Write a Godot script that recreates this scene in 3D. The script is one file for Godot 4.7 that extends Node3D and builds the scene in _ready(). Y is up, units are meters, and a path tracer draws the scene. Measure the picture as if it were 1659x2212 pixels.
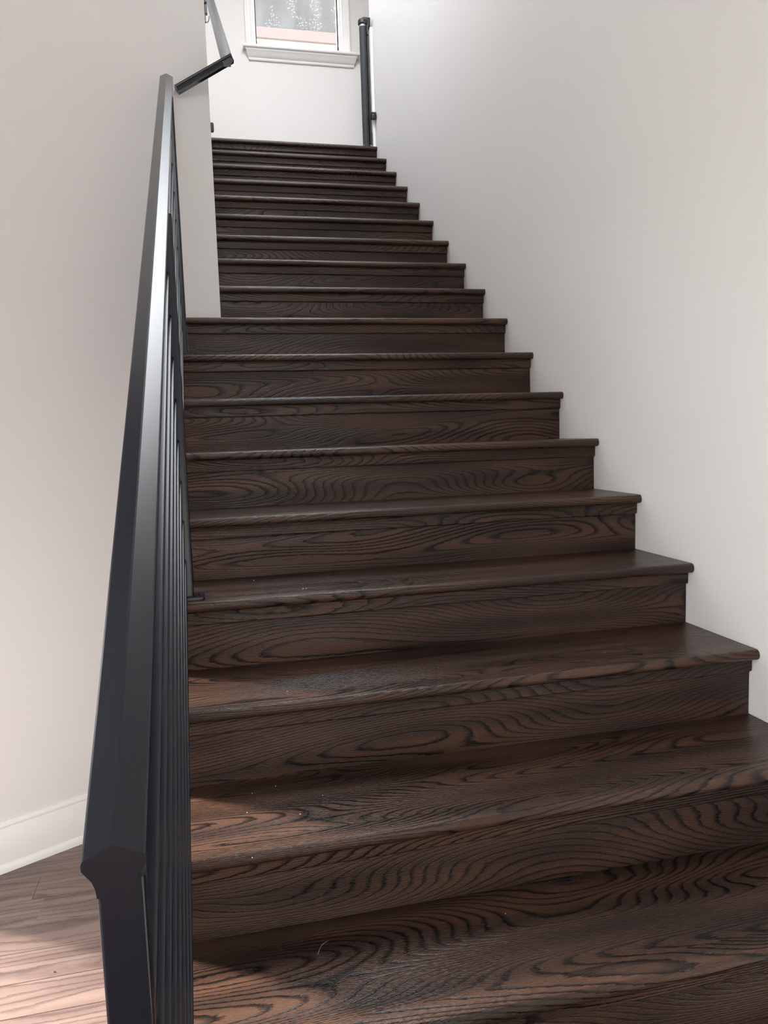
extends Node3D
# A straight flight of dark oak stairs seen from its foot. x = 0 is the right wall, y = 0 the level of the
# thirteenth nosing from the top, -z the way up the stairs.

const RISE := 0.185
const RUN := 0.2782073
const OVER := 0.039          # how far a nosing stands out before its riser
const FLOOR_Y := -1.55
const LANDING_Y := 2.22
const BACK_Z := -4.5
const CEIL_Y := 4.55
const CORNER := Vector2(-1.297, -0.96)      # (x, z) of the corner where the angled wall meets the stairwell
const WALL_ANGLE := 28.41                   # degrees of the angled wall from the x axis
const WALL_LEN := 1.38                     # length of the angled wall, whose far end is out of the picture
const PITCH := RISE / RUN

var names := {}
var mats := {}
var rng := RandomNumberGenerator.new()


func _ready():
	rng.seed = 7
	# ---- camera, sky, light, exposure
	var cam := Camera3D.new()
	cam.name = "camera"
	cam.keep_aspect = Camera3D.KEEP_HEIGHT
	cam.fov = 68.5393
	cam.near = 0.05
	cam.far = 100.0
	cam.transform = Transform3D(Basis(Vector3(0.973192945, -0.031953040, 0.227759730), Vector3(0.054788179, 0.994001560, -0.094652803), Vector3(-0.223369082, 0.104593981, 0.969105955)), Vector3(-1.38375972, 0.04444501, 2.48876558))
	add_child(cam)
	cam.current = true
	var env := Environment.new()
	env.background_mode = Environment.BG_SKY
	var sky := Sky.new()
	var sm := ProceduralSkyMaterial.new()
	sm.sky_top_color = Color(0.93, 0.95, 0.98)
	sm.sky_horizon_color = Color(0.98, 0.97, 0.955)
	sm.ground_horizon_color = Color(0.80, 0.78, 0.74)
	sm.ground_bottom_color = Color(0.62, 0.59, 0.55)
	sm.sky_energy_multiplier = 5.0
	sm.ground_energy_multiplier = 2.5
	sky.sky_material = sm
	env.sky = sky
	env.tonemap_mode = Environment.TONE_MAPPER_LINEAR
	env.tonemap_exposure = 0.33
	env.sdfgi_enabled = true
	env.ssao_enabled = true
	env.ssil_enabled = true
	var we := WorldEnvironment.new()
	we.name = "world_environment"
	we.environment = env
	add_child(we)

	# hazy low sun from behind on the left, coming in past the end of the angled wall
	var sun := DirectionalLight3D.new()
	sun.name = "sun"
	sun.light_color = Color(1.0, 0.975, 0.95)
	sun.light_energy = 30.0
	sun.light_angular_distance = 7.0
	sun.shadow_enabled = true
	add_child(sun)
	sun.look_at_from_position(Vector3.ZERO, Vector3(0.77, -0.37, 0.51), Vector3.UP)

	make_materials()
	build_shell()
	build_windows()
	build_outside()
	build_floor()
	build_stairs()
	build_railing()
	build_wall_handrail()
	build_gate()
	build_small_things()


# ------------------------------------------------------------------ naming

func numbered(n: String, parent: Node) -> String:
	var key := str(parent.get_instance_id()) + n
	var c: int = names.get(key, 0)
	names[key] = c + 1
	return n if c == 0 else "%s_%03d" % [n, c]


func put(mesh: Mesh, called: String, mat: Material, parent: Node = self) -> MeshInstance3D:
	var o := MeshInstance3D.new()
	o.mesh = mesh
	o.material_override = mat
	o.name = numbered(called, parent)
	o.cast_shadow = GeometryInstance3D.SHADOW_CASTING_SETTING_ON
	parent.add_child(o, true)
	return o


func thing(called: String, label: String, category: String, at := Vector3.ZERO, group := "") -> Node3D:
	var o := Node3D.new()
	o.name = numbered(called, self)
	add_child(o, true)
	o.position = at
	tag(o, label, category, group)
	return o


func tag(o: Node, label: String, category: String, group := ""):
	o.set_meta("label", label)
	o.set_meta("category", category)
	if group != "":
		o.set_meta("group", group)


func struct(o: Node, label := "", category := "") -> Node:
	o.set_meta("kind", "structure")
	if label != "":
		o.set_meta("label", label)
		o.set_meta("category", category)
	return o


# ------------------------------------------------------------------ mesh helpers

func begin() -> SurfaceTool:
	var st := SurfaceTool.new()
	st.begin(Mesh.PRIMITIVE_TRIANGLES)
	return st


func finish(st: SurfaceTool, tangents := false) -> ArrayMesh:
	if tangents:
		st.generate_tangents()
	return st.commit()


func tri(st: SurfaceTool, p: Array, n: Array, uv: Array):
	var g: Vector3 = (p[1] - p[0]).cross(p[2] - p[0])
	var order := [0, 1, 2] if g.dot(n[0] + n[1] + n[2]) < 0.0 else [0, 2, 1]
	for i in order:
		st.set_normal(n[i])
		st.set_uv(uv[i])
		st.add_vertex(p[i])


func quad(st: SurfaceTool, a: Vector3, b: Vector3, c: Vector3, d: Vector3, n: Vector3, ua := Vector2.ZERO, ub := Vector2(1, 0), uc := Vector2(1, 1), ud := Vector2(0, 1)):
	tri(st, [a, b, c], [n, n, n], [ua, ub, uc])
	tri(st, [a, c, d], [n, n, n], [ua, uc, ud])


# Extrudes a closed profile (a, b in the axes A, B) from the point P by the vector L. The end sections may be
# sheared along L by ka * a + kb * b (mitres). u runs along L, v round the profile; both in metres * uvs + uv0.
func extrude(st: SurfaceTool, prof: PackedVector2Array, A: Vector3, B: Vector3, P: Vector3, L: Vector3, uvs := Vector2.ONE, uv0 := Vector2.ZERO, shear0 := Vector2.ZERO, shear1 := Vector2.ZERO, caps := true, soft := 50.0):
	var n := prof.size()
	var area := 0.0
	for i in n:
		area += prof[i].cross(prof[(i + 1) % n])
	var sgn := 1.0 if area > 0.0 else -1.0
	var dir := L.normalized()
	var en := PackedVector2Array()
	for i in n:
		var e := (prof[(i + 1) % n] - prof[i]).normalized()
		en.append(Vector2(e.y, -e.x) * sgn)
	var lim := cos(deg_to_rad(soft))
	var v := 0.0
	for i in n:
		var j := (i + 1) % n
		var prev := en[(i + n - 1) % n]
		var next := en[j]
		var n0 := en[i] if en[i].dot(prev) < lim else (en[i] + prev).normalized()
		var n1 := en[i] if en[i].dot(next) < lim else (en[i] + next).normalized()
		var N0 := (A * n0.x + B * n0.y).normalized()
		var N1 := (A * n1.x + B * n1.y).normalized()
		var q0 := A * prof[i].x + B * prof[i].y
		var q1 := A * prof[j].x + B * prof[j].y
		var s0 := dir * (shear0.x * prof[i].x + shear0.y * prof[i].y)
		var s1 := dir * (shear0.x * prof[j].x + shear0.y * prof[j].y)
		var t0 := dir * (shear1.x * prof[i].x + shear1.y * prof[i].y)
		var t1 := dir * (shear1.x * prof[j].x + shear1.y * prof[j].y)
		var w := prof[i].distance_to(prof[j])
		var a := P + q0 + s0
		var b := P + L + q0 + t0
		var c := P + L + q1 + t1
		var d := P + q1 + s1
		var ul := L.length()
		var ua := Vector2(0, v) * uvs + uv0
		var ub := Vector2(ul, v) * uvs + uv0
		var uc := Vector2(ul, v + w) * uvs + uv0
		var ud := Vector2(0, v + w) * uvs + uv0
		tri(st, [a, b, c], [N0, N0, N1], [ua, ub, uc])
		tri(st, [a, c, d], [N0, N1, N1], [ua, uc, ud])
		v += w
	if caps:
		var idx := Geometry2D.triangulate_polygon(prof)
		for k in range(0, idx.size(), 3):
			for e in 2:
				var pts := []
				var uvv := []
				for m in 3:
					var p := prof[idx[k + m]]
					var sh := shear0 if e == 0 else shear1
					pts.append(P + A * p.x + B * p.y + dir * (sh.x * p.x + sh.y * p.y) + (L if e == 1 else Vector3.ZERO))
					uvv.append(p * uvs + uv0)
				var nn: Vector3 = (pts[1] - pts[0]).cross(pts[2] - pts[0]).normalized()
				if nn.dot(dir) * (1.0 if e == 1 else -1.0) < 0.0:
					nn = -nn
				tri(st, pts, [nn, nn, nn], uvv)


func rounded(w: float, h: float, r: float, k := 4, c := Vector2.ZERO) -> PackedVector2Array:
	var out := PackedVector2Array()
	var corners := [Vector2(w / 2 - r, h / 2 - r), Vector2(-w / 2 + r, h / 2 - r), Vector2(-w / 2 + r, -h / 2 + r), Vector2(w / 2 - r, -h / 2 + r)]
	for q in 4:
		for i in k + 1:
			var a := PI / 2 * (q + float(i) / k)
			out.append(c + corners[q] + Vector2(cos(a), sin(a)) * r)
	return out


func round_box(st: SurfaceTool, c: Vector3, s: Vector3, r: float, uvs := Vector2.ONE, uv0 := Vector2.ZERO):
	extrude(st, rounded(s.x, s.z, r, 3), Vector3.RIGHT, Vector3.BACK, c - Vector3(0, s.y / 2, 0), Vector3(0, s.y, 0), uvs, uv0)


func box(st: SurfaceTool, lo: Vector3, hi: Vector3):
	extrude(st, PackedVector2Array([Vector2(lo.x, lo.z), Vector2(hi.x, lo.z), Vector2(hi.x, hi.z), Vector2(lo.x, hi.z)]), Vector3.RIGHT, Vector3.BACK, Vector3(0, lo.y, 0), Vector3(0, hi.y - lo.y, 0), Vector2.ONE, Vector2.ZERO, Vector2.ZERO, Vector2.ZERO, true, 5.0)


func lathe(st: SurfaceTool, prof: PackedVector2Array, base: Vector3, axis: Vector3, seg := 24):
	var A := axis.cross(Vector3(0.3, 0.2, 0.9)).normalized()
	var B := axis.cross(A).normalized()
	for i in prof.size() - 1:
		var p := prof[i]
		var q := prof[i + 1]
		var d := (q - p).normalized()
		for k in seg:
			var a0 := TAU * k / seg
			var a1 := TAU * (k + 1) / seg
			var r0 := A * cos(a0) + B * sin(a0)
			var r1 := A * cos(a1) + B * sin(a1)
			var n0 := (r0 * d.y - axis * d.x).normalized()
			var n1 := (r1 * d.y - axis * d.x).normalized()
			var a := base + r0 * p.x + axis * p.y
			var b := base + r1 * p.x + axis * p.y
			var c := base + r1 * q.x + axis * q.y
			var e := base + r0 * q.x + axis * q.y
			if p.x > 0.00001:
				tri(st, [a, b, c], [n0, n1, n1], [Vector2.ZERO, Vector2.ZERO, Vector2.ZERO])
			if q.x > 0.00001:
				tri(st, [a, c, e], [n0, n1, n0], [Vector2.ZERO, Vector2.ZERO, Vector2.ZERO])


func tube(st: SurfaceTool, pts: Array, r0: float, r1: float, seg := 8):
	for i in pts.size() - 1:
		var a: Vector3 = pts[i]
		var b: Vector3 = pts[i + 1]
		var ra := lerpf(r0, r1, float(i) / (pts.size() - 1))
		var rb := lerpf(r0, r1, float(i + 1) / (pts.size() - 1))
		var ax := (b - a).normalized()
		lathe(st, PackedVector2Array([Vector2(0, 0), Vector2(ra, 0), Vector2(rb, a.distance_to(b)), Vector2(0, a.distance_to(b))]), a, ax, seg)


# ------------------------------------------------------------------ materials

func flat(c: Color, rough: float, metal := 0.0, spec := 0.5) -> StandardMaterial3D:
	var m := StandardMaterial3D.new()
	m.albedo_color = c
	m.roughness = rough
	m.metallic = metal
	m.metallic_specular = spec
	return m


func noise(seed_: int, freq: float, oct := 1) -> FastNoiseLite:
	var n := FastNoiseLite.new()
	n.seed = seed_
	n.noise_type = FastNoiseLite.TYPE_SIMPLEX_SMOOTH
	n.frequency = freq
	n.fractal_type = FastNoiseLite.FRACTAL_FBM if oct > 1 else FastNoiseLite.FRACTAL_NONE
	n.fractal_octaves = oct
	return n


# Plain-sawn oak, 2048 x 1024 pixels of 0.75 mm: growth rings as contours of a stretched field, pores as fine
# streaks. Returns [colour image, relief image].
func oak(seed_: int, dark: Color, light: Color, ring: float, swirl: float, vary: float) -> Array:
	var w := 2048
	var h := 1024
	var big := noise(seed_, 1.0)
	var fine := noise(seed_ + 1, 1.0)
	var pore := noise(seed_ + 2, 1.0)
	var px := 0.00075
	var lut := PackedByteArray()
	for i in 256:
		var c := dark.lerp(light, i / 255.0)
		lut.append(int(c.r * 255.0))
		lut.append(int(c.g * 255.0))
		lut.append(int(c.b * 255.0))
	var data := PackedByteArray()
	data.resize(w * h * 3)
	var relief := PackedByteArray()
	relief.resize(w * h)
	var k := 0
	var q := 0
	# the field and the tone on a coarse grid, read in between
	var gw := w / 8
	var field := PackedFloat32Array()
	field.resize((gw + 2) * (h / 4 + 2))
	var tone := field.duplicate()
	for gy in h / 4 + 2:
		for gx in gw + 2:
			var X := gx * 8 * px
			var Y := gy * 4 * px
			var at := gy * (gw + 2) + gx
			field[at] = Y * ring + swirl * big.get_noise_2d(X * 0.85, Y * 6.0) + 0.24 * fine.get_noise_2d(X * 3.0, Y * 16.0) + 0.07 * fine.get_noise_2d(X * 18.0, Y * 70.0)
			tone[at] = vary * big.get_noise_2d(X * 1.6 + 40.0, Y * 14.0 + 9.0)
	for y in h:
		var fy := y / 4.0
		var y0 := int(fy)
		var ty := fy - y0
		for x in w:
			var x0 := x >> 3
			var tx := (x & 7) * 0.125
			var a := y0 * (gw + 2) + x0
			var b := a + gw + 2
			var f0 := field[a] + (field[a + 1] - field[a]) * tx
			var f1 := field[b] + (field[b + 1] - field[b]) * tx
			var p := pore.get_noise_2d(x * 0.045, y * 0.75)
			var f := f0 + (f1 - f0) * ty + p * 0.10
			f -= floorf(f)
			# a sharp dark line of spring pores that thins out towards the next ring
			var v := 1.0
			if f < 0.34:
				v = 0.02 + 2.5 * f
				if f < 0.05:
					v = 1.0 - f * 17.0
			v += tone[a] - 0.30 * maxf(p, 0.0) + 0.10 * minf(p, 0.0) - 0.12
			var i := int(clampf(v, 0.0, 1.0) * 255.0) * 3
			data[k] = lut[i]
			data[k + 1] = lut[i + 1]
			data[k + 2] = lut[i + 2]
			k += 3
			relief[q] = int(clampf(v * 160.0 + 60.0 - 60.0 * maxf(p, 0.0), 0.0, 255.0))
			q += 1
	return [Image.create_from_data(w, h, false, Image.FORMAT_RGB8, data), Image.create_from_data(w, h, false, Image.FORMAT_L8, relief)]


func oak_material(pics: Array, rough: float, bump: float) -> StandardMaterial3D:
	var m := StandardMaterial3D.new()
	m.albedo_texture = ImageTexture.create_from_image(pics[0])
	var nm: Image = pics[1].duplicate()
	nm.bump_map_to_normal_map(bump)
	m.normal_enabled = true
	m.normal_texture = ImageTexture.create_from_image(nm)
	m.normal_scale = 1.0
	m.roughness = rough
	m.metallic_specular = 0.38
	return m


func make_materials():
	var jobs := [[11, 54.0, 8.6], [47, 74.0, 10.0], [83, 104.0, 10.0]]
	var made := []
	made.resize(4)
	var run_one := func(i: int):
		if i < 3:
			made[i] = oak(jobs[i][0], Color(0.026, 0.018, 0.019), Color(0.290, 0.202, 0.154), jobs[i][1], jobs[i][2], 0.28)
		else:
			made[i] = oak(131, Color(0.31, 0.25, 0.232), Color(0.455, 0.382, 0.352), 26.0, 1.3, 0.50)
	var task := WorkerThreadPool.add_group_task(run_one, 4)
	WorkerThreadPool.wait_for_group_task_completion(task)
	for i in 3:
		mats["oak%d" % i] = oak_material(made[i], 0.28, 2.2)
	mats.plank = oak_material(made[3], 0.38, 1.2)

	var wall := flat(Color(0.870, 0.861, 0.853), 0.62)
	var nt := NoiseTexture2D.new()
	nt.width = 512
	nt.height = 512
	nt.seamless = true
	nt.as_normal_map = true
	nt.bump_strength = 1.2
	nt.noise = noise(5, 0.05, 4)
	wall.normal_enabled = true
	wall.normal_texture = nt
	wall.normal_scale = 0.12
	wall.uv1_triplanar = true
	wall.uv1_world_triplanar = true
	wall.uv1_scale = Vector3(2.5, 2.5, 2.5)
	mats.wall = wall
	mats.ceiling = flat(Color(0.93, 0.93, 0.92), 0.8)
	mats.trim = flat(Color(0.91, 0.905, 0.895), 0.38)
	mats.metal = flat(Color(0.060, 0.076, 0.120), 0.27, 0.0, 0.48)
	mats.black = flat(Color(0.08, 0.085, 0.10), 0.35)
	mats.fabric = flat(Color(0.09, 0.095, 0.115), 0.6)
	mats.chrome = flat(Color(0.72, 0.73, 0.75), 0.25, 0.9)
	mats.gasket = flat(Color(0.07, 0.07, 0.11), 0.6)
	var glass := flat(Color(0.90, 0.93, 0.93, 0.03), 0.02)
	glass.metallic_specular = 0.05
	glass.transparency = BaseMaterial3D.TRANSPARENCY_ALPHA
	mats.glass = glass
	mats.caulk = flat(Color(0.86, 0.85, 0.83), 0.6)
	mats.lint = flat(Color(0.90, 0.89, 0.86), 0.8)
	mats.crumb = flat(Color(0.06, 0.05, 0.05), 0.8)
	mats.hair = flat(Color(0.62, 0.60, 0.58), 0.4)
	# weathered grey stucco of the neighbouring house, with pale flecks
	var stucco := flat(Color(0.46, 0.46, 0.46), 0.9)
	var im := Image.create(512, 512, false, Image.FORMAT_RGB8)
	var n1 := noise(21, 0.012, 3)
	var n2 := noise(22, 0.20)
	var n3 := noise(23, 0.015)
	for y in 512:
		for x in 512:
			var v := 0.235 + 0.05 * n1.get_noise_2d(x, y * 0.25)
			if n2.get_noise_2d(x, y) > 0.62 and n3.get_noise_2d(x, y) > 0.12:
				v = 0.50
			im.set_pixel(x, y, Color(v, v, v * 0.99))
	stucco.albedo_color = Color.WHITE
	stucco.albedo_texture = ImageTexture.create_from_image(im)
	mats.stucco = stucco
	mats.ledge = flat(Color(0.335, 0.29, 0.28), 0.85)
	mats.white_out = flat(Color(0.92, 0.92, 0.91), 0.7)
	mats.ground = flat(Color(0.55, 0.54, 0.50), 0.9)


# ------------------------------------------------------------------ room shell

# A wall in the plane spanned by direction L (horizontal) with openings [l0, l1, y0, y1] in it.
func wall_with_openings(st: SurfaceTool, origin: Vector3, L: Vector3, length: float, y0: float, y1: float, thick: Vector3, holes: Array):
	var xs := [0.0, length]
	for h in holes:
		xs.append(h[0])
		xs.append(h[1])
	xs.sort()
	for i in xs.size() - 1:
		var a: float = xs[i]
		var b: float = xs[i + 1]
		if b - a < 0.0001:
			continue
		var spans := [[y0, y1]]
		for h in holes:
			if a >= h[0] - 0.0001 and b <= h[1] + 0.0001:
				spans.append([spans.back()[0], h[2]])
				spans.remove_at(spans.size() - 2)
				spans.append([h[3], y1])
		for s in spans:
			if s[1] - s[0] < 0.0001:
				continue
			var prof := PackedVector2Array([Vector2(a, 0), Vector2(b, 0), Vector2(b, 1), Vector2(a, 1)])
			extrude(st, prof, L, thick, Vector3(origin.x, s[0], origin.z), Vector3(0, s[1] - s[0], 0), Vector2.ONE, Vector2.ZERO, Vector2.ZERO, Vector2.ZERO, true, 5.0)


func wall_dir() -> Vector3:
	var a := deg_to_rad(WALL_ANGLE)
	return Vector3(-cos(a), 0, sin(a))


func build_shell():
	# right wall: one long white wall that ends in an outside corner at the landing
	var st := begin()
	box(st, Vector3(0, FLOOR_Y - 0.2, -3.48), Vector3(0.16, CEIL_Y, 6.6))
	struct(put(finish(st), "wall_right", mats.wall), "long white painted wall along the right side of the stairs", "wall")
	# left: the angled hall wall and the stairwell side behind its corner
	var d := wall_dir()
	var nb := Vector3(-sin(deg_to_rad(WALL_ANGLE)), 0, -cos(deg_to_rad(WALL_ANGLE)))
	var c := Vector3(CORNER.x, 0, CORNER.y)
	var far := c + d * WALL_LEN
	var prof := PackedVector2Array([Vector2(c.x, c.z), Vector2(far.x, far.z), Vector2(far.x + nb.x * 0.16, far.z + nb.z * 0.16), Vector2(c.x - 0.16, c.z - 0.03), Vector2(c.x - 0.16, -3.40), Vector2(c.x, -3.40)])
	st = begin()
	extrude(st, prof, Vector3.RIGHT, Vector3.BACK, Vector3(0, FLOOR_Y - 0.2, 0), Vector3(0, CEIL_Y - FLOOR_Y + 0.2, 0), Vector2.ONE, Vector2.ZERO, Vector2.ZERO, Vector2.ZERO, true, 5.0)
	struct(put(finish(st), "wall_left", mats.wall), "plain white painted wall behind the black stair railing", "wall")
	# back wall of the landing with its window
	st = begin()
	wall_with_openings(st, Vector3(-3.4, 0, BACK_Z), Vector3.RIGHT, 5.8, LANDING_Y - 0.3, CEIL_Y, Vector3(0, 0, -0.18), [[2.605, 3.375, 3.40, 4.40]])
	struct(put(finish(st), "wall_back", mats.wall), "bright white landing wall under the window at the top", "wall")
	# the landing's ends and its inner walls, beside and behind what the camera sees
	st = begin()
	wall_with_openings(st, Vector3(-3.4, 0, BACK_Z), Vector3.BACK, 1.1, LANDING_Y - 0.3, CEIL_Y, Vector3(-0.18, 0, 0), [[0.12, 0.90, LANDING_Y + 1.0, LANDING_Y + 2.1]])
	struct(put(finish(st), "wall_landing_left", mats.wall))
	st = begin()
	box(st, Vector3(2.4, LANDING_Y - 0.3, BACK_Z), Vector3(2.56, CEIL_Y, -3.3))
	struct(put(finish(st), "wall_landing_right", mats.wall))
	st = begin()
	box(st, Vector3(-3.58, LANDING_Y - 0.3, -3.40), Vector3(CORNER.x - 0.16, CEIL_Y, -3.24))
	struct(put(finish(st), "wall_landing_inner_left", mats.wall))
	st = begin()
	box(st, Vector3(0.16, LANDING_Y - 0.3, -3.48), Vector3(2.4, CEIL_Y, -3.32))
	struct(put(finish(st), "wall_landing_inner_right", mats.wall))
	# hall: left wall and front wall behind the camera, both with big windows
	st = begin()
	wall_with_openings(st, Vector3(-4.0, 0, -3.24), Vector3.BACK, 4.5, FLOOR_Y - 0.2, CEIL_Y, Vector3(-0.18, 0, 0), [[1.85, 3.05, FLOOR_Y + 0.05, 0.85]])
	box(st, Vector3(-5.68, FLOOR_Y - 0.2, 1.26), Vector3(-4.18, CEIL_Y, 1.42))
	wall_with_openings(st, Vector3(-5.5, 0, 1.42), Vector3.BACK, 5.18, FLOOR_Y - 0.2, CEIL_Y, Vector3(-0.18, 0, 0), [[0.1, 2.8, FLOOR_Y + 0.1, 1.7]])
	struct(put(finish(st), "wall_hall_left", mats.wall))
	st = begin()
	box(st, Vector3(-5.68, FLOOR_Y - 0.2, -3.40), Vector3(CORNER.x - 0.16, LANDING_Y - 0.3, -3.24))
	box(st, Vector3(-5.68, LANDING_Y - 0.3, -3.40), Vector3(-3.58, CEIL_Y, -3.24))
	struct(put(finish(st), "wall_hall_back", mats.wall))
	st = begin()
	wall_with_openings(st, Vector3(-5.68, 0, 6.6), Vector3.RIGHT, 5.84, FLOOR_Y - 0.2, CEIL_Y, Vector3(0, 0, 0.18), [[3.4, 5.5, 2.9, 4.2]])
	struct(put(finish(st), "wall_front", mats.wall))
	# ceiling
	st = begin()
	# with a long skylight over the flight
	var holes := [Rect2(-1.25, -2.9, 1.20, 2.6)]
	var zs := [-4.7, -2.9, -0.3, 6.8]
	for i in 3:
		var x := -5.7
		for h in holes:
			if is_equal_approx(h.position.y, zs[i]):
				box(st, Vector3(x, CEIL_Y, zs[i]), Vector3(h.position.x, CEIL_Y + 0.2, zs[i + 1]))
				x = h.end.x
		box(st, Vector3(x, CEIL_Y, zs[i]), Vector3(2.6, CEIL_Y + 0.2, zs[i + 1]))
	struct(put(finish(st), "ceiling", mats.ceiling))
	# landing floor slab
	st = begin()
	box(st, Vector3(-3.4, LANDING_Y - 0.28, BACK_Z), Vector3(2.4, LANDING_Y - 0.001, -3.41))
	struct(put(finish(st), "floor_landing", mats.oak2))
	# baseboard on the angled wall: shoe, flat board, grooved cap
	var inw := -nb
	var bp := PackedVector2Array([Vector2(-0.004, 0), Vector2(0.028, 0), Vector2(0.0275, 0.012), Vector2(0.0245, 0.021), Vector2(0.019, 0.027), Vector2(0.0135, 0.0285), Vector2(0.0135, 0.160), Vector2(0.0115, 0.163), Vector2(0.0095, 0.1645), Vector2(0.0095, 0.1675), Vector2(0.0125, 0.1705), Vector2(0.0125, 0.176), Vector2(0.0105, 0.1805), Vector2(0.0065, 0.184), Vector2(0.0055, 0.189), Vector2(-0.004, 0.190)])
	st = begin()
	extrude(st, bp, inw, Vector3.UP, Vector3(c.x, FLOOR_Y, c.z) + d * 0.05, d * (WALL_LEN - 0.05), Vector2.ONE, Vector2.ZERO, Vector2.ZERO, Vector2.ZERO, true, 35.0)
	struct(put(finish(st), "baseboard_left", mats.trim), "white moulded baseboard along the floor of the left wall", "baseboard")


func build_windows():
	# window over the landing
	var x0 := -0.795
	var x1 := -0.025
	var ys := 3.40
	var yt := 4.40
	var w := Node3D.new()
	w.name = "window_1"
	add_child(w)
	struct(w, "white cased window above the top landing", "window")
	# casing: stepped boards on the two sides and over the top
	var cas := PackedVector2Array([Vector2(0, 0), Vector2(0.074, 0), Vector2(0.074, 0.026), Vector2(0.062, 0.026), Vector2(0.056, 0.020), Vector2(0.030, 0.018), Vector2(0.024, 0.014), Vector2(0.006, 0.013), Vector2(0, 0.008)])
	for s in [-1.0, 1.0]:
		var st := begin()
		extrude(st, cas, Vector3(s, 0, 0), Vector3.BACK, Vector3(x0 if s < 0 else x1, ys + 0.02, BACK_Z), Vector3(0, yt - ys, 0), Vector2.ONE, Vector2.ZERO, Vector2.ZERO, Vector2.ZERO, true, 25.0)
		put(finish(st), "casing", mats.trim, w)
	var st2 := begin()
	extrude(st2, cas, Vector3.UP, Vector3.BACK, Vector3(x0 - 0.074, yt, BACK_Z), Vector3(x1 - x0 + 0.148, 0, 0), Vector2.ONE, Vector2.ZERO, Vector2.ZERO, Vector2.ZERO, true, 25.0)
	put(finish(st2), "casing", mats.trim, w)
	# stool with a rounded nose, and a cove apron under it with ends cut back
	st2 = begin()
	var nose := PackedVector2Array([Vector2(-0.02, 0), Vector2(0.066, 0), Vector2(0.072, 0.003), Vector2(0.075, 0.010), Vector2(0.075, 0.018), Vector2(0.072, 0.025), Vector2(0.066, 0.028), Vector2(-0.02, 0.028)])
	extrude(st2, nose, Vector3.BACK, Vector3.UP, Vector3(-0.900, ys - 0.008, BACK_Z), Vector3(1.027, 0, 0))
	put(finish(st2), "window_stool", mats.trim, w)
	st2 = begin()
	var apron := PackedVector2Array([Vector2(-0.005, 0), Vector2(0.058, 0), Vector2(0.058, -0.010), Vector2(0.052, -0.016), Vector2(0.044, -0.026), Vector2(0.036, -0.040), Vector2(0.026, -0.054), Vector2(0.016, -0.062), Vector2(0.016, -0.078), Vector2(0.010, -0.084), Vector2(-0.005, -0.084)])
	extrude(st2, apron, Vector3.BACK, Vector3.UP, Vector3(-0.845, ys - 0.008, BACK_Z), Vector3(0.915, 0, 0), Vector2.ONE, Vector2.ZERO, Vector2(-0.6, 0), Vector2(0.6, 0))
	put(finish(st2), "apron_moulding", mats.trim, w)
	# jamb lining
	var zs := BACK_Z - 0.095
	for s in [-1.0, 1.0]:
		var st := begin()
		var xa: float = x0 if s < 0 else x1
		box(st, Vector3(minf(xa, xa - s * 0.012), ys, BACK_Z - 0.17), Vector3(maxf(xa, xa - s * 0.012), yt, BACK_Z))
		put(finish(st), "jamb", mats.trim, w)
		# dark gasket line between jamb and glass
		st = begin()
		var ga: float = xa - s * 0.012
		var gb: float = xa - s * 0.026
		box(st, Vector3(minf(ga, gb), ys + 0.02, zs - 0.01), Vector3(maxf(ga, gb), yt, zs + 0.024))
		put(finish(st), "gasket", mats.gasket, w)
	# sash bottom rail and the pane
	st2 = begin()
	extrude(st2, PackedVector2Array([Vector2(-0.02, 0), Vector2(0.02, 0), Vector2(0.02, 0.10), Vector2(0.012, 0.112), Vector2(-0.02, 0.112)]), Vector3.BACK, Vector3.UP, Vector3(x0 + 0.021, ys + 0.012, zs), Vector3(x1 - x0 - 0.042, 0, 0), Vector2.ONE, Vector2.ZERO, Vector2.ZERO, Vector2.ZERO, true, 20.0)
	put(finish(st2), "sash_rail", mats.trim, w)
	st2 = begin()
	box(st2, Vector3(x0 + 0.021, ys + 0.124, zs - 0.004), Vector3(x1 - 0.021, yt, zs))
	put(finish(st2), "pane", mats.glass, w)


func build_outside():
	# neighbouring house seen through the landing window
	var o := thing("neighbouring_house", "grey rough house wall with a pinkish ledge outside the landing window", "building", Vector3(0, FLOOR_Y - 0.2, -7.6))
	var st := begin()
	wall_uv(st, Vector3(-2.6, 6.90, 0), Vector3(2.6, 9.4, -0.3))
	put(finish(st), "wall", mats.stucco, o)
	st = begin()
	box(st, Vector3(-2.6, 6.775, -0.3), Vector3(2.6, 6.90, 0.05))
	put(finish(st), "ledge", mats.ledge, o)
	st = begin()
	box(st, Vector3(-2.6, 0, -0.3), Vector3(2.6, 6.775, 0.0))
	put(finish(st), "base_wall", mats.white_out, o)
	st = begin()
	box(st, Vector3(-16, FLOOR_Y - 0.4, -16), Vector3(12, FLOOR_Y - 0.2, 18))
	struct(put(finish(st), "ground", mats.ground))


func wall_uv(st: SurfaceTool, lo: Vector3, hi: Vector3):
	quad(st, Vector3(lo.x, lo.y, lo.z), Vector3(hi.x, lo.y, lo.z), Vector3(hi.x, hi.y, lo.z), Vector3(lo.x, hi.y, lo.z), Vector3.BACK, Vector2(lo.x, -lo.y) * 0.5, Vector2(hi.x, -lo.y) * 0.5, Vector2(hi.x, -hi.y) * 0.5, Vector2(lo.x, -hi.y) * 0.5)
	box(st, Vector3(lo.x, lo.y, hi.z), Vector3(hi.x, hi.y, lo.z - 0.002))


# ------------------------------------------------------------------ floor of planks

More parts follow.
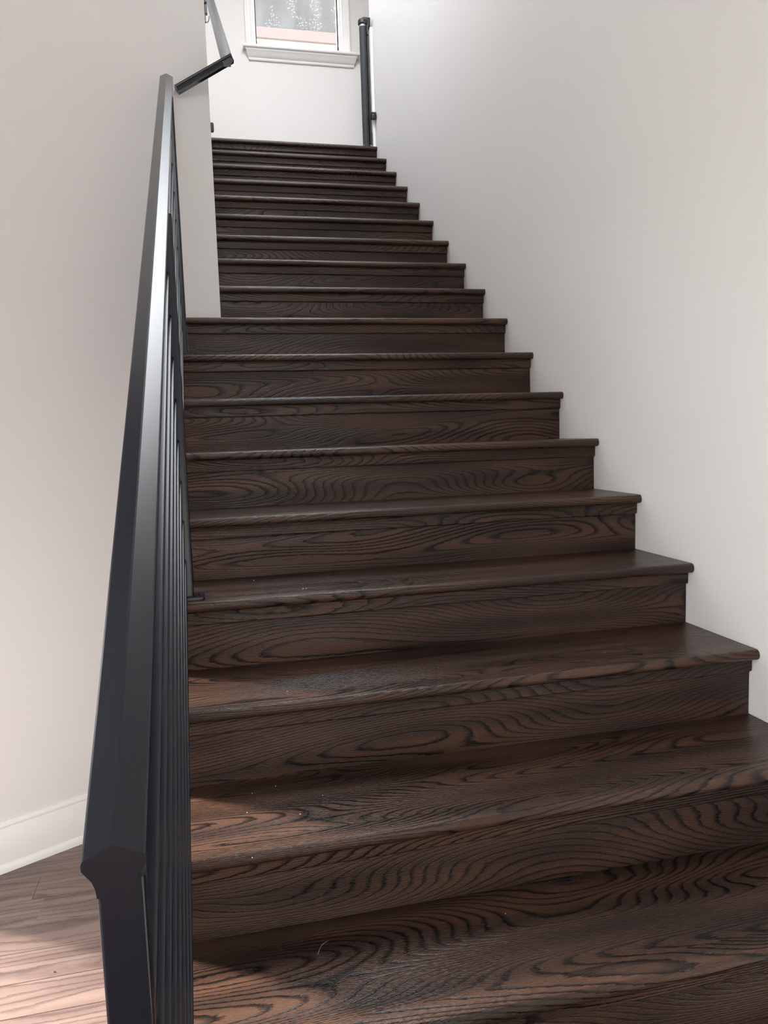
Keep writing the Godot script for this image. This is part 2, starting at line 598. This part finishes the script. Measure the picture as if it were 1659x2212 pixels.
func build_floor():
	var f := Node3D.new()
	f.name = "floor"
	add_child(f)
	struct(f, "brown oak plank floor at the foot of the stairs", "floor")
	var st := begin()
	box(st, Vector3(-5.7, FLOOR_Y - 0.2, -3.4), Vector3(0.16, FLOOR_Y - 0.018, 6.8))
	put(finish(st), "subfloor", mats.ground, f)
	var w := 0.145
	var row := 0
	var z := 0.205 - w * 23
	while z < 6.6:
		var x := -5.5 - rng.randf() * 1.1
		while x < 0.0:
			var len := 1.2 + rng.randf() * 0.7
			var a := maxf(x, -5.5)
			var b := minf(x + len, 0.0)
			if b - a > 0.05 and (z + w > -0.7 or a < -1.5):
				st = begin()
				var g := 0.0007
				var pr := PackedVector2Array([Vector2(z + g, -0.016), Vector2(z + g, -0.0012), Vector2(z + g + 0.0012, 0), Vector2(z + w - g - 0.0012, 0), Vector2(z + w - g, -0.0012), Vector2(z + w - g, -0.016)])
				extrude(st, pr, Vector3.BACK, Vector3.UP, Vector3(a + g, FLOOR_Y, 0), Vector3(b - a - 2 * g, 0, 0), Vector2(1.0 / 1.536, 1.0 / 0.768), Vector2(rng.randf(), rng.randf()), Vector2.ZERO, Vector2.ZERO, true, 20.0)
				put(finish(st, true), "plank", mats.plank, f)
			x += len
		z += w
		row += 1


# ------------------------------------------------------------------ stairs

func nosing_z(n: int) -> float:
	return (n - 13) * RUN


func step_y(n: int) -> float:
	if n <= 18:
		return (13 - n) * RISE
	return -0.925 - (n - 18) * (FLOOR_Y + 0.925) / -3.0


func wood() -> Material:
	return mats["oak%d" % rng.randi_range(0, 2)]


func wood_uv() -> Array:
	# the picture spans the whole board, so that no joint shows along it
	var s := 1.0 if rng.randf() < 0.5 else -1.0
	var t := 1.0 if rng.randf() < 0.5 else -1.0
	return [Vector2(s / 1.575, t / 0.768), Vector2(0.01 if s > 0 else 0.99, rng.randf() * 0.6 + (0.0 if t > 0 else 0.4))]


func build_stairs():
	var t := thing("staircase", "straight flight of dark stained oak stairs with bullnosed treads", "staircase", Vector3(0, FLOOR_Y, 0))
	var off := Vector3(0, -FLOOR_Y, 0)
	for n in range(1, 21):
		var y := step_y(n)
		var zn := nosing_z(n)
		var xl := -1.545
		if n < 10:
			xl = CORNER.x + 0.001
		elif n == 10:
			xl = -1.443
		var xr := -0.0015
		var back := zn - RUN - OVER - 0.005
		if n == 1:
			back = -3.412
		elif n == 10:
			back = zn - 0.044
		# tread board
		var uv: Array = wood_uv()
		var st := begin()
		var th := 0.028
		var split := zn - 0.052
		if n == 11:
			# cut back along the angled wall at its left end
			extrude(st, PackedVector2Array([Vector2(xl, split), Vector2(xl, -0.820), Vector2(-1.444, back), Vector2(xr, back), Vector2(xr, split)]), Vector3.RIGHT, Vector3.BACK, Vector3(0, y - th, 0) + off, Vector3(0, th, 0), uv[0], uv[1], Vector2.ZERO, Vector2.ZERO, true, 20.0)
		elif n != 10:
			extrude(st, PackedVector2Array([Vector2(back, 0), Vector2(split, 0), Vector2(split, -th), Vector2(back, -th)]), Vector3.BACK, Vector3.UP, Vector3(xl, y, 0) + off, Vector3(xr - xl, 0, 0), uv[0], uv[1], Vector2.ZERO, Vector2.ZERO, true, 20.0)
		else:
			# this tread runs round the wall corner: a wedge before the angled wall, the board behind it
			split = back
			extrude(st, PackedVector2Array([Vector2(xl, back), Vector2(xl, back - 0.001), Vector2(CORNER.x + 0.001, CORNER.y + 0.001), Vector2(CORNER.x + 0.001, back)]), Vector3.RIGHT, Vector3.BACK, Vector3(0, y - th, 0) + off, Vector3(0, th, 0), uv[0], uv[1], Vector2.ZERO, Vector2.ZERO, true, 20.0)
			extrude(st, PackedVector2Array([Vector2(zn - RUN - OVER, 0), Vector2(back, 0), Vector2(back, -th), Vector2(zn - RUN - OVER, -th)]), Vector3.BACK, Vector3.UP, Vector3(CORNER.x + 0.001, y, 0) + off, Vector3(xr - CORNER.x - 0.001, 0, 0), uv[0], uv[1], Vector2.ZERO, Vector2.ZERO, true, 20.0)
		var m := wood()
		var tr := put(finish(st, true), "tread", m, t)
		# bullnose strip along its front edge
		uv = [Vector2(uv[0].x, absf(uv[0].y)), Vector2(uv[1].x, rng.randf() * 0.8)]
		st = begin()
		var pr := PackedVector2Array([Vector2(split, 0)])
		var r := th / 2
		for i in 9:
			var a := PI / 2 - PI * i / 8.0
			# a flattened half round, a touch tighter on top
			pr.append(Vector2(zn - r * 0.85 + cos(a) * r * 0.85, -r + sin(a) * r))
		pr.append(Vector2(split, -th))
		extrude(st, pr, Vector3.BACK, Vector3.UP, Vector3(xl, y, 0) + off, Vector3(xr - xl, 0, 0), uv[0], uv[1], Vector2.ZERO, Vector2.ZERO, true, 40.0)
		put(finish(st, true), "nosing", wood() if rng.randf() < 0.3 else m, tr)
		# moulding strip under the nosing
		uv = wood_uv()
		st = begin()
		var zf := zn - OVER
		extrude(st, PackedVector2Array([Vector2(zf, -th), Vector2(zf + 0.010, -th), Vector2(zf + 0.010, -th - 0.034), Vector2(zf + 0.008, -th - 0.037), Vector2(zf, -th - 0.038)]), Vector3.BACK, Vector3.UP, Vector3(xl, y, 0) + off, Vector3(xr - xl, 0, 0), uv[0], uv[1], Vector2.ZERO, Vector2.ZERO, true, 20.0)
		put(finish(st, true), "cove_trim", wood(), t)
		# riser board
		uv = wood_uv()
		var yb := step_y(n + 1) if n < 20 else FLOOR_Y
		st = begin()
		var thick := 0.006 if n == 10 else 0.019
		extrude(st, PackedVector2Array([Vector2(zf, -th), Vector2(zf, yb - y), Vector2(zf - thick, yb - y), Vector2(zf - thick, -th)]), Vector3.BACK, Vector3.UP, Vector3(xl, y, 0) + off, Vector3(xr - xl, 0, 0), uv[0], uv[1], Vector2.ZERO, Vector2.ZERO, true, 20.0)
		put(finish(st, true), "riser", wood(), t)
	# closed white stringer board under the open left ends of the lower steps
	var saw := PackedVector2Array()
	for n in range(11, 21):
		saw.append(Vector2(maxf(nosing_z(n) - RUN - OVER - 0.004, -0.836), step_y(n) - 0.03))
		saw.append(Vector2(nosing_z(n) - OVER - 0.004, step_y(n) - 0.03))
	saw.append(Vector2(nosing_z(20) - OVER - 0.004, FLOOR_Y))
	saw.append(Vector2(-0.836, FLOOR_Y))
	var st3 := begin()
	extrude(st3, saw, Vector3.BACK, Vector3.UP, off + Vector3(-1.535, 0, 0), Vector3(0.018, 0, 0), Vector2.ONE, Vector2.ZERO, Vector2.ZERO, Vector2.ZERO, true, 5.0)
	put(finish(st3), "stringer", mats.trim, t)


# ------------------------------------------------------------------ black metal railing

func rail_profile() -> PackedVector2Array:
	return PackedVector2Array([Vector2(0.0012, -0.0003), Vector2(-0.0012, -0.0003), Vector2(-0.0230, -0.0085), Vector2(-0.0247, -0.0100), Vector2(-0.0253, -0.0125), Vector2(-0.0250, -0.0155), Vector2(-0.0225, -0.0185), Vector2(-0.0180, -0.0235), Vector2(-0.0155, -0.0290), Vector2(-0.0146, -0.0360), Vector2(0.0146, -0.0360), Vector2(0.0155, -0.0290), Vector2(0.0180, -0.0235), Vector2(0.0225, -0.0185), Vector2(0.0250, -0.0155), Vector2(0.0253, -0.0125), Vector2(0.0247, -0.0100), Vector2(0.0230, -0.0085)])


func build_railing():
	var rx := -1.4735
	var h := 0.975
	var t := thing("stair_railing", "black metal stair railing with sloping bars and a peaked handrail", "railing", Vector3(rx, FLOOR_Y, 1.8))
	var o := -t.position
	var up := Vector3(0, PITCH, -1).normalized()
	var nrm := Vector3(0, 1, PITCH).normalized()
	# handrail from the newel up to the wall
	var z0 := 1.882
	var z1 := -0.800
	var a := Vector3(-1.4755, h - PITCH * z0, z0)
	var b := Vector3(-1.4645, h - PITCH * z1, z1)
	var st := begin()
	# both ends are cut plumb
	extrude(st, rail_profile(), Vector3.RIGHT, nrm, a + o, b - a, Vector2.ONE, Vector2.ZERO, Vector2(0, PITCH), Vector2(0, PITCH), true, 16.0)
	put(finish(st), "handrail", mats.metal, t)
	# posts
	var posts := [[-0.620, 11, 0.056, 0.040], [0.4925, 15, 0.056, 0.040]]
	for p in posts:
		var z: float = p[0]
		var y0 := step_y(p[1])
		var y1 := h - 0.036 / cos(atan(PITCH)) - PITCH * (z + 0.02) + 0.006
		st = begin()
		extrude(st, rounded(p[2], p[3], 0.007, 4), Vector3.RIGHT, Vector3.BACK, Vector3(-1.4675, y0 + 0.006, z) + o, Vector3(0, y1 - y0 - 0.006, 0))
		var po := put(finish(st), "post", mats.metal, t)
		st = begin()
		var plate := PackedVector2Array()
		for v in rounded(0.108, 0.070, 0.006, 3):
			plate.append(v)
		extrude(st, plate, Vector3.RIGHT, Vector3.BACK, Vector3(-1.4675, y0 + 0.0006, z) + o, Vector3(0, 0.008, 0))
		# weld fillet round the foot
		extrude(st, rounded(0.062, 0.046, 0.009, 4), Vector3.RIGHT, Vector3.BACK, Vector3(-1.4675, y0 + 0.008, z) + o, Vector3(0, 0.003, 0))
		put(finish(st), "foot_plate", mats.metal, po)
		for sx in [-1.0, 1.0]:
			st = begin()
			lathe(st, PackedVector2Array([Vector2(0, 0.004), Vector2(0.003, 0.0035), Vector2(0.0055, 0.0)]), Vector3(-1.4675 + sx * 0.042, y0 + 0.008, z) + o, Vector3.UP, 10)
			put(finish(st), "screw", mats.metal, po)
	# newel at the foot
	var zn := 1.8685
	var yb := step_y(20)
	st = begin()
	extrude(st, rounded(0.037, 0.026, 0.004, 4), Vector3.RIGHT, Vector3.BACK, Vector3(-1.4718, yb + 0.006, zn) + o, Vector3(0, h - 0.04 - PITCH * zn - yb - 0.006, 0))
	var nw := put(finish(st), "newel_post", mats.metal, t)
	st = begin()
	extrude(st, rounded(0.09, 0.070, 0.006, 3), Vector3.RIGHT, Vector3.BACK, Vector3(rx, yb + 0.0006, zn) + o, Vector3(0, 0.008, 0))
	put(finish(st), "foot_plate", mats.metal, nw)
	# sloping bars of both bays
	var hs := [0.797, 0.694, 0.590, 0.488, 0.385, 0.282, 0.180, 0.078]
	var bays := [[-0.600, 0.4725], [0.5125, 1.866]]
	for bay in bays:
		for hh in hs:
			var p0 := Vector3(-1.4683, hh - PITCH * bay[0], bay[0])
			var p1 := Vector3(-1.4683, hh - PITCH * bay[1], bay[1])
			st = begin()
			extrude(st, rounded(0.030, 0.014, 0.0035, 4, Vector2(0, -0.007)), Vector3.RIGHT, nrm, p1 + o, p0 - p1, Vector2.ONE, Vector2.ZERO, Vector2(0, PITCH), Vector2(0, PITCH), true, 60.0)
			put(finish(st), "rail_bar", mats.metal, t)


func build_wall_handrail():
	var a := Vector3(-1.4385, 1.490, -0.862)
	var b := Vector3(-1.2195, 1.624, -0.862)
	var t := thing("wall_handrail", "short black handrail turning round the wall corner up the stairs", "handrail", a)
	var o := -t.position
	var d := (b - a).normalized()
	var up := Vector3(-d.y, d.x, 0)
	var st := begin()
	# the lower piece crosses the front of the corner, the upper one climbs along the side of the wall
	extrude(st, rail_profile(), Vector3.BACK, up, a + o, b - a + d * 0.012, Vector2.ONE, Vector2.ZERO, Vector2(0, 0), Vector2(0, 0), true, 30.0)
	put(finish(st), "cross_rail", mats.metal, t)
	var nrm := Vector3(0, 1, PITCH).normalized()
	var e := Vector3(-1.2195, 1.624 + PITCH * 2.3, -0.862 - 2.3)
	st = begin()
	extrude(st, rail_profile(), Vector3.RIGHT, nrm, b + o + Vector3(0, -0.012, 0.020), e - b, Vector2.ONE, Vector2.ZERO, Vector2(0, PITCH), Vector2.ZERO, true, 30.0)
	put(finish(st), "sloped_rail", mats.metal, t)
	for z in [-2.85]:
		var y: float = 1.624 + PITCH * (-0.862 - z) - 0.04
		st = begin()
		lathe(st, PackedVector2Array([Vector2(0, 0), Vector2(0.032, 0), Vector2(0.032, 0.004), Vector2(0.024, 0.010), Vector2(0.010, 0.013), Vector2(0, 0.013)]), Vector3(CORNER.x, y - 0.035, z) + o, Vector3.RIGHT, 20)
		tube(st, [Vector3(CORNER.x + 0.01, y - 0.035, z) + o, Vector3(CORNER.x + 0.055, y - 0.033, z) + o, Vector3(CORNER.x + 0.068, y - 0.022, z) + o, Vector3(-1.2195, y + 0.004, z) + o], 0.007, 0.007, 10)
		put(finish(st), "bracket", mats.metal, t)


# ------------------------------------------------------------------ retractable gate at the head of the stairs

func build_gate():
	var y0 := LANDING_Y
	var zg := -3.395
	var st := begin()
	extrude(st, rounded(0.022, 0.105, 0.004, 3), Vector3.RIGHT, Vector3.BACK, Vector3(-0.0115, y0, zg - 0.030), Vector3(0, 0.872, 0))
	tag(put(finish(st), "mounting_board", mats.trim), "narrow white upright board on the right wall behind the rolled gate", "board")
	var t := thing("retractable_gate", "black rolled up retractable stair gate upright at the top step", "gate", Vector3(-0.072, y0, zg))
	st = begin()
	lathe(st, PackedVector2Array([Vector2(0, 0.0), Vector2(0.036, 0.0), Vector2(0.037, 0.010), Vector2(0.030, 0.018), Vector2(0.024, 0.022), Vector2(0, 0.022)]), Vector3.ZERO, Vector3.UP, 28)
	put(finish(st), "base_cap", mats.black, t)
	st = begin()
	lathe(st, PackedVector2Array([Vector2(0, 0.020), Vector2(0.0275, 0.020), Vector2(0.0275, 0.875), Vector2(0, 0.875)]), Vector3.ZERO, Vector3.UP, 32)
	put(finish(st), "mesh_roll", mats.fabric, t)
	st = begin()
	lathe(st, PackedVector2Array([Vector2(0, 0.875), Vector2(0.0255, 0.875), Vector2(0.0255, 0.893), Vector2(0, 0.893)]), Vector3.ZERO, Vector3.UP, 28)
	put(finish(st), "collar", mats.chrome, t).set_meta("label", "shiny collar under the top cap")
	st = begin()
	lathe(st, PackedVector2Array([Vector2(0, 0.890), Vector2(0.030, 0.890), Vector2(0.036, 0.896), Vector2(0.036, 0.918), Vector2(0.031, 0.926), Vector2(0, 0.927)]), Vector3.ZERO, Vector3.UP, 28)
	put(finish(st), "top_cap", mats.black, t)
	st = begin()
	extrude(st, rounded(0.062, 0.050, 0.010, 4), Vector3.RIGHT, Vector3.BACK, Vector3(0.028, 0.878, -0.012), Vector3(0, 0.065, 0))
	put(finish(st), "upper_bracket", mats.black, t)
	st = begin()
	extrude(st, rounded(0.014, 0.020, 0.004, 3), Vector3.RIGHT, Vector3.BACK, Vector3(0.034, 0.03, 0.006), Vector3(0, 0.82, 0))
	put(finish(st), "pull_bar", mats.black, t)
	st = begin()
	extrude(st, rounded(0.012, 0.010, 0.004, 3), Vector3.RIGHT, Vector3.BACK, Vector3(0.032, 0.815, 0.020), Vector3(0, 0.075, 0))
	put(finish(st), "latch_lever", mats.black, t)
	st = begin()
	extrude(st, rounded(0.036, 0.040, 0.004, 3), Vector3.RIGHT, Vector3.BACK, Vector3(0.051, 0.200, 0.046), Vector3(0, 0.042, 0))
	put(finish(st), "lower_bracket", mats.black, t)
	st = begin()
	lathe(st, PackedVector2Array([Vector2(0, 0.003), Vector2(0.003, 0.002), Vector2(0.004, 0)]), Vector3(0.046, 0.222, 0.066), Vector3.BACK, 10)
	put(finish(st), "screw", mats.chrome, t).set_meta("label", "bright screw head")
	st = begin()
	extrude(st, rounded(0.016, 0.016, 0.004, 3), Vector3.RIGHT, Vector3.BACK, Vector3(0.036, 0.024, 0.012), Vector3(0, 0.085, 0))
	put(finish(st), "lower_catch", mats.black, t)
	# catches for the gate on the other side, on a white post board against the wall by the handrail
	st = begin()
	extrude(st, rounded(0.055, 0.050, 0.004, 3), Vector3.RIGHT, Vector3.BACK, Vector3(-1.2685, y0, -3.3715), Vector3(0, 1.05, 0))
	tag(put(finish(st), "mounting_board", mats.trim), "narrow white upright board at the left wall carrying the two gate catches", "board")
	var u := thing("gate_catch", "upper black gate catch with a bent hook behind the wall handrail", "gate catch", Vector3(-1.240, 3.018, -3.37))
	st = begin()
	extrude(st, rounded(0.022, 0.034, 0.004, 3), Vector3.RIGHT, Vector3.BACK, Vector3(0.0115, 0.055, 0), Vector3(0, 0.12, 0))
	put(finish(st), "back_plate", mats.black, u)
	st = begin()
	extrude(st, rounded(0.010, 0.026, 0.003, 3), Vector3.RIGHT, Vector3.BACK, Vector3(0.0055, 0.0, 0), Vector3(0, 0.056, 0))
	put(finish(st), "lower_plate", mats.black, u)
	st = begin()
	tube(st, [Vector3(0.006, 0.004, 0), Vector3(0.016, 0.0, 0), Vector3(0.027, 0.008, 0), Vector3(0.033, 0.024, 0), Vector3(0.034, 0.045, 0)], 0.003, 0.003, 8)
	put(finish(st), "hook", mats.black, u)
	u = thing("gate_catch", "small black gate catch low on the left wall above the top step", "gate catch", Vector3(-1.240, 2.268, -3.37))
	st = begin()
	extrude(st, rounded(0.022, 0.034, 0.005, 3), Vector3.RIGHT, Vector3.BACK, Vector3(0.0115, 0, 0), Vector3(0, 0.058, 0))
	put(finish(st), "body", mats.black, u)
	for k in 3:
		st = begin()
		extrude(st, rounded(0.006, 0.036, 0.002, 3), Vector3.RIGHT, Vector3.BACK, Vector3(0.0225, 0.008 + k * 0.017, 0), Vector3(0, 0.009, 0))
		put(finish(st), "tooth", mats.black, u)


# ------------------------------------------------------------------ lint, crumbs, a hair

func speck(called: String, p: Vector3, s: float, mat: Material, label: String, cat: String, group := ""):
	var st := begin()
	var pr := PackedVector2Array()
	for i in 7:
		var a := TAU * i / 7.0
		pr.append(Vector2(cos(a), sin(a)) * s * rng.randf_range(0.55, 1.0))
	extrude(st, pr, Vector3.RIGHT, Vector3.BACK, Vector3.ZERO, Vector3(0, s * 0.7, 0))
	var o := put(finish(st), called, mat)
	o.position = p
	tag(o, label, cat, group)


func build_small_things():
	# a pale hair on the lowest tread in view
	var st := begin()
	var y := step_y(18) + 0.0008
	tube(st, [Vector3(-1.2347, y, 1.1715), Vector3(-1.2303, y, 1.1602), Vector3(-1.2249, y, 1.1503), Vector3(-1.2181, y, 1.1440), Vector3(-1.2095, y, 1.1396)], 0.0005, 0.0003, 6)
	tag(put(finish(st), "hair", mats.hair), "single pale curved hair lying on the lowest tread", "hair")
	# white crumbs of plaster left on the treads
	var crumbs := [[18, -0.8525, 1.156, 0.0011, "white plaster crumb alone on the lowest tread in view, right of the hair"], [17, -1.2773, 0.8478, 0.0012, "white plaster crumb at the riser edge of the second tread up"], [17, -1.33, 0.8684, 0.0011, "white plaster crumb in the dark patch at the left of the second tread"], [17, -1.1809, 0.9224, 0.0011, "white plaster crumb rightmost on the second tread from the bottom"], [17, -1.3455, 0.953, 0.0012, "white plaster crumb at the edge of the light patch on the second tread"], [17, -1.2384, 0.991, 0.0016, "largest white plaster crumb in the middle of the second tread"], [17, -1.3449, 1.1277, 0.0011, "white plaster crumb on the front edge of the second tread"], [16, -1.2326, 0.7588, 0.0012, "white plaster crumb on the left half of the third tread from the bottom"], [16, -0.3853, 0.723, 0.0011, "white plaster crumb on the right half of the third tread from the bottom"], [15, -1.2754, 0.3039, 0.0018, "white plaster crumb close to the riser on the tread with the post foot"], [15, -1.1526, 0.4782, 0.0024, "larger white plaster crumb near the nosing of the tread with the post foot"], [15, -1.1440, 0.4738, 0.0017, "smaller white plaster crumb beside the larger one by the nosing, near the post foot"]]
	for c in crumbs:
		speck("crumb", Vector3(c[1], step_y(c[0]), c[2]), c[3], mats.lint, c[4], "crumb", "white crumbs on the treads")
	speck("dark_crumb", Vector3(-1.9236, FLOOR_Y, 0.1837), 0.0035, mats.crumb, "small dark crumb on the plank floor beside the railing", "crumb")
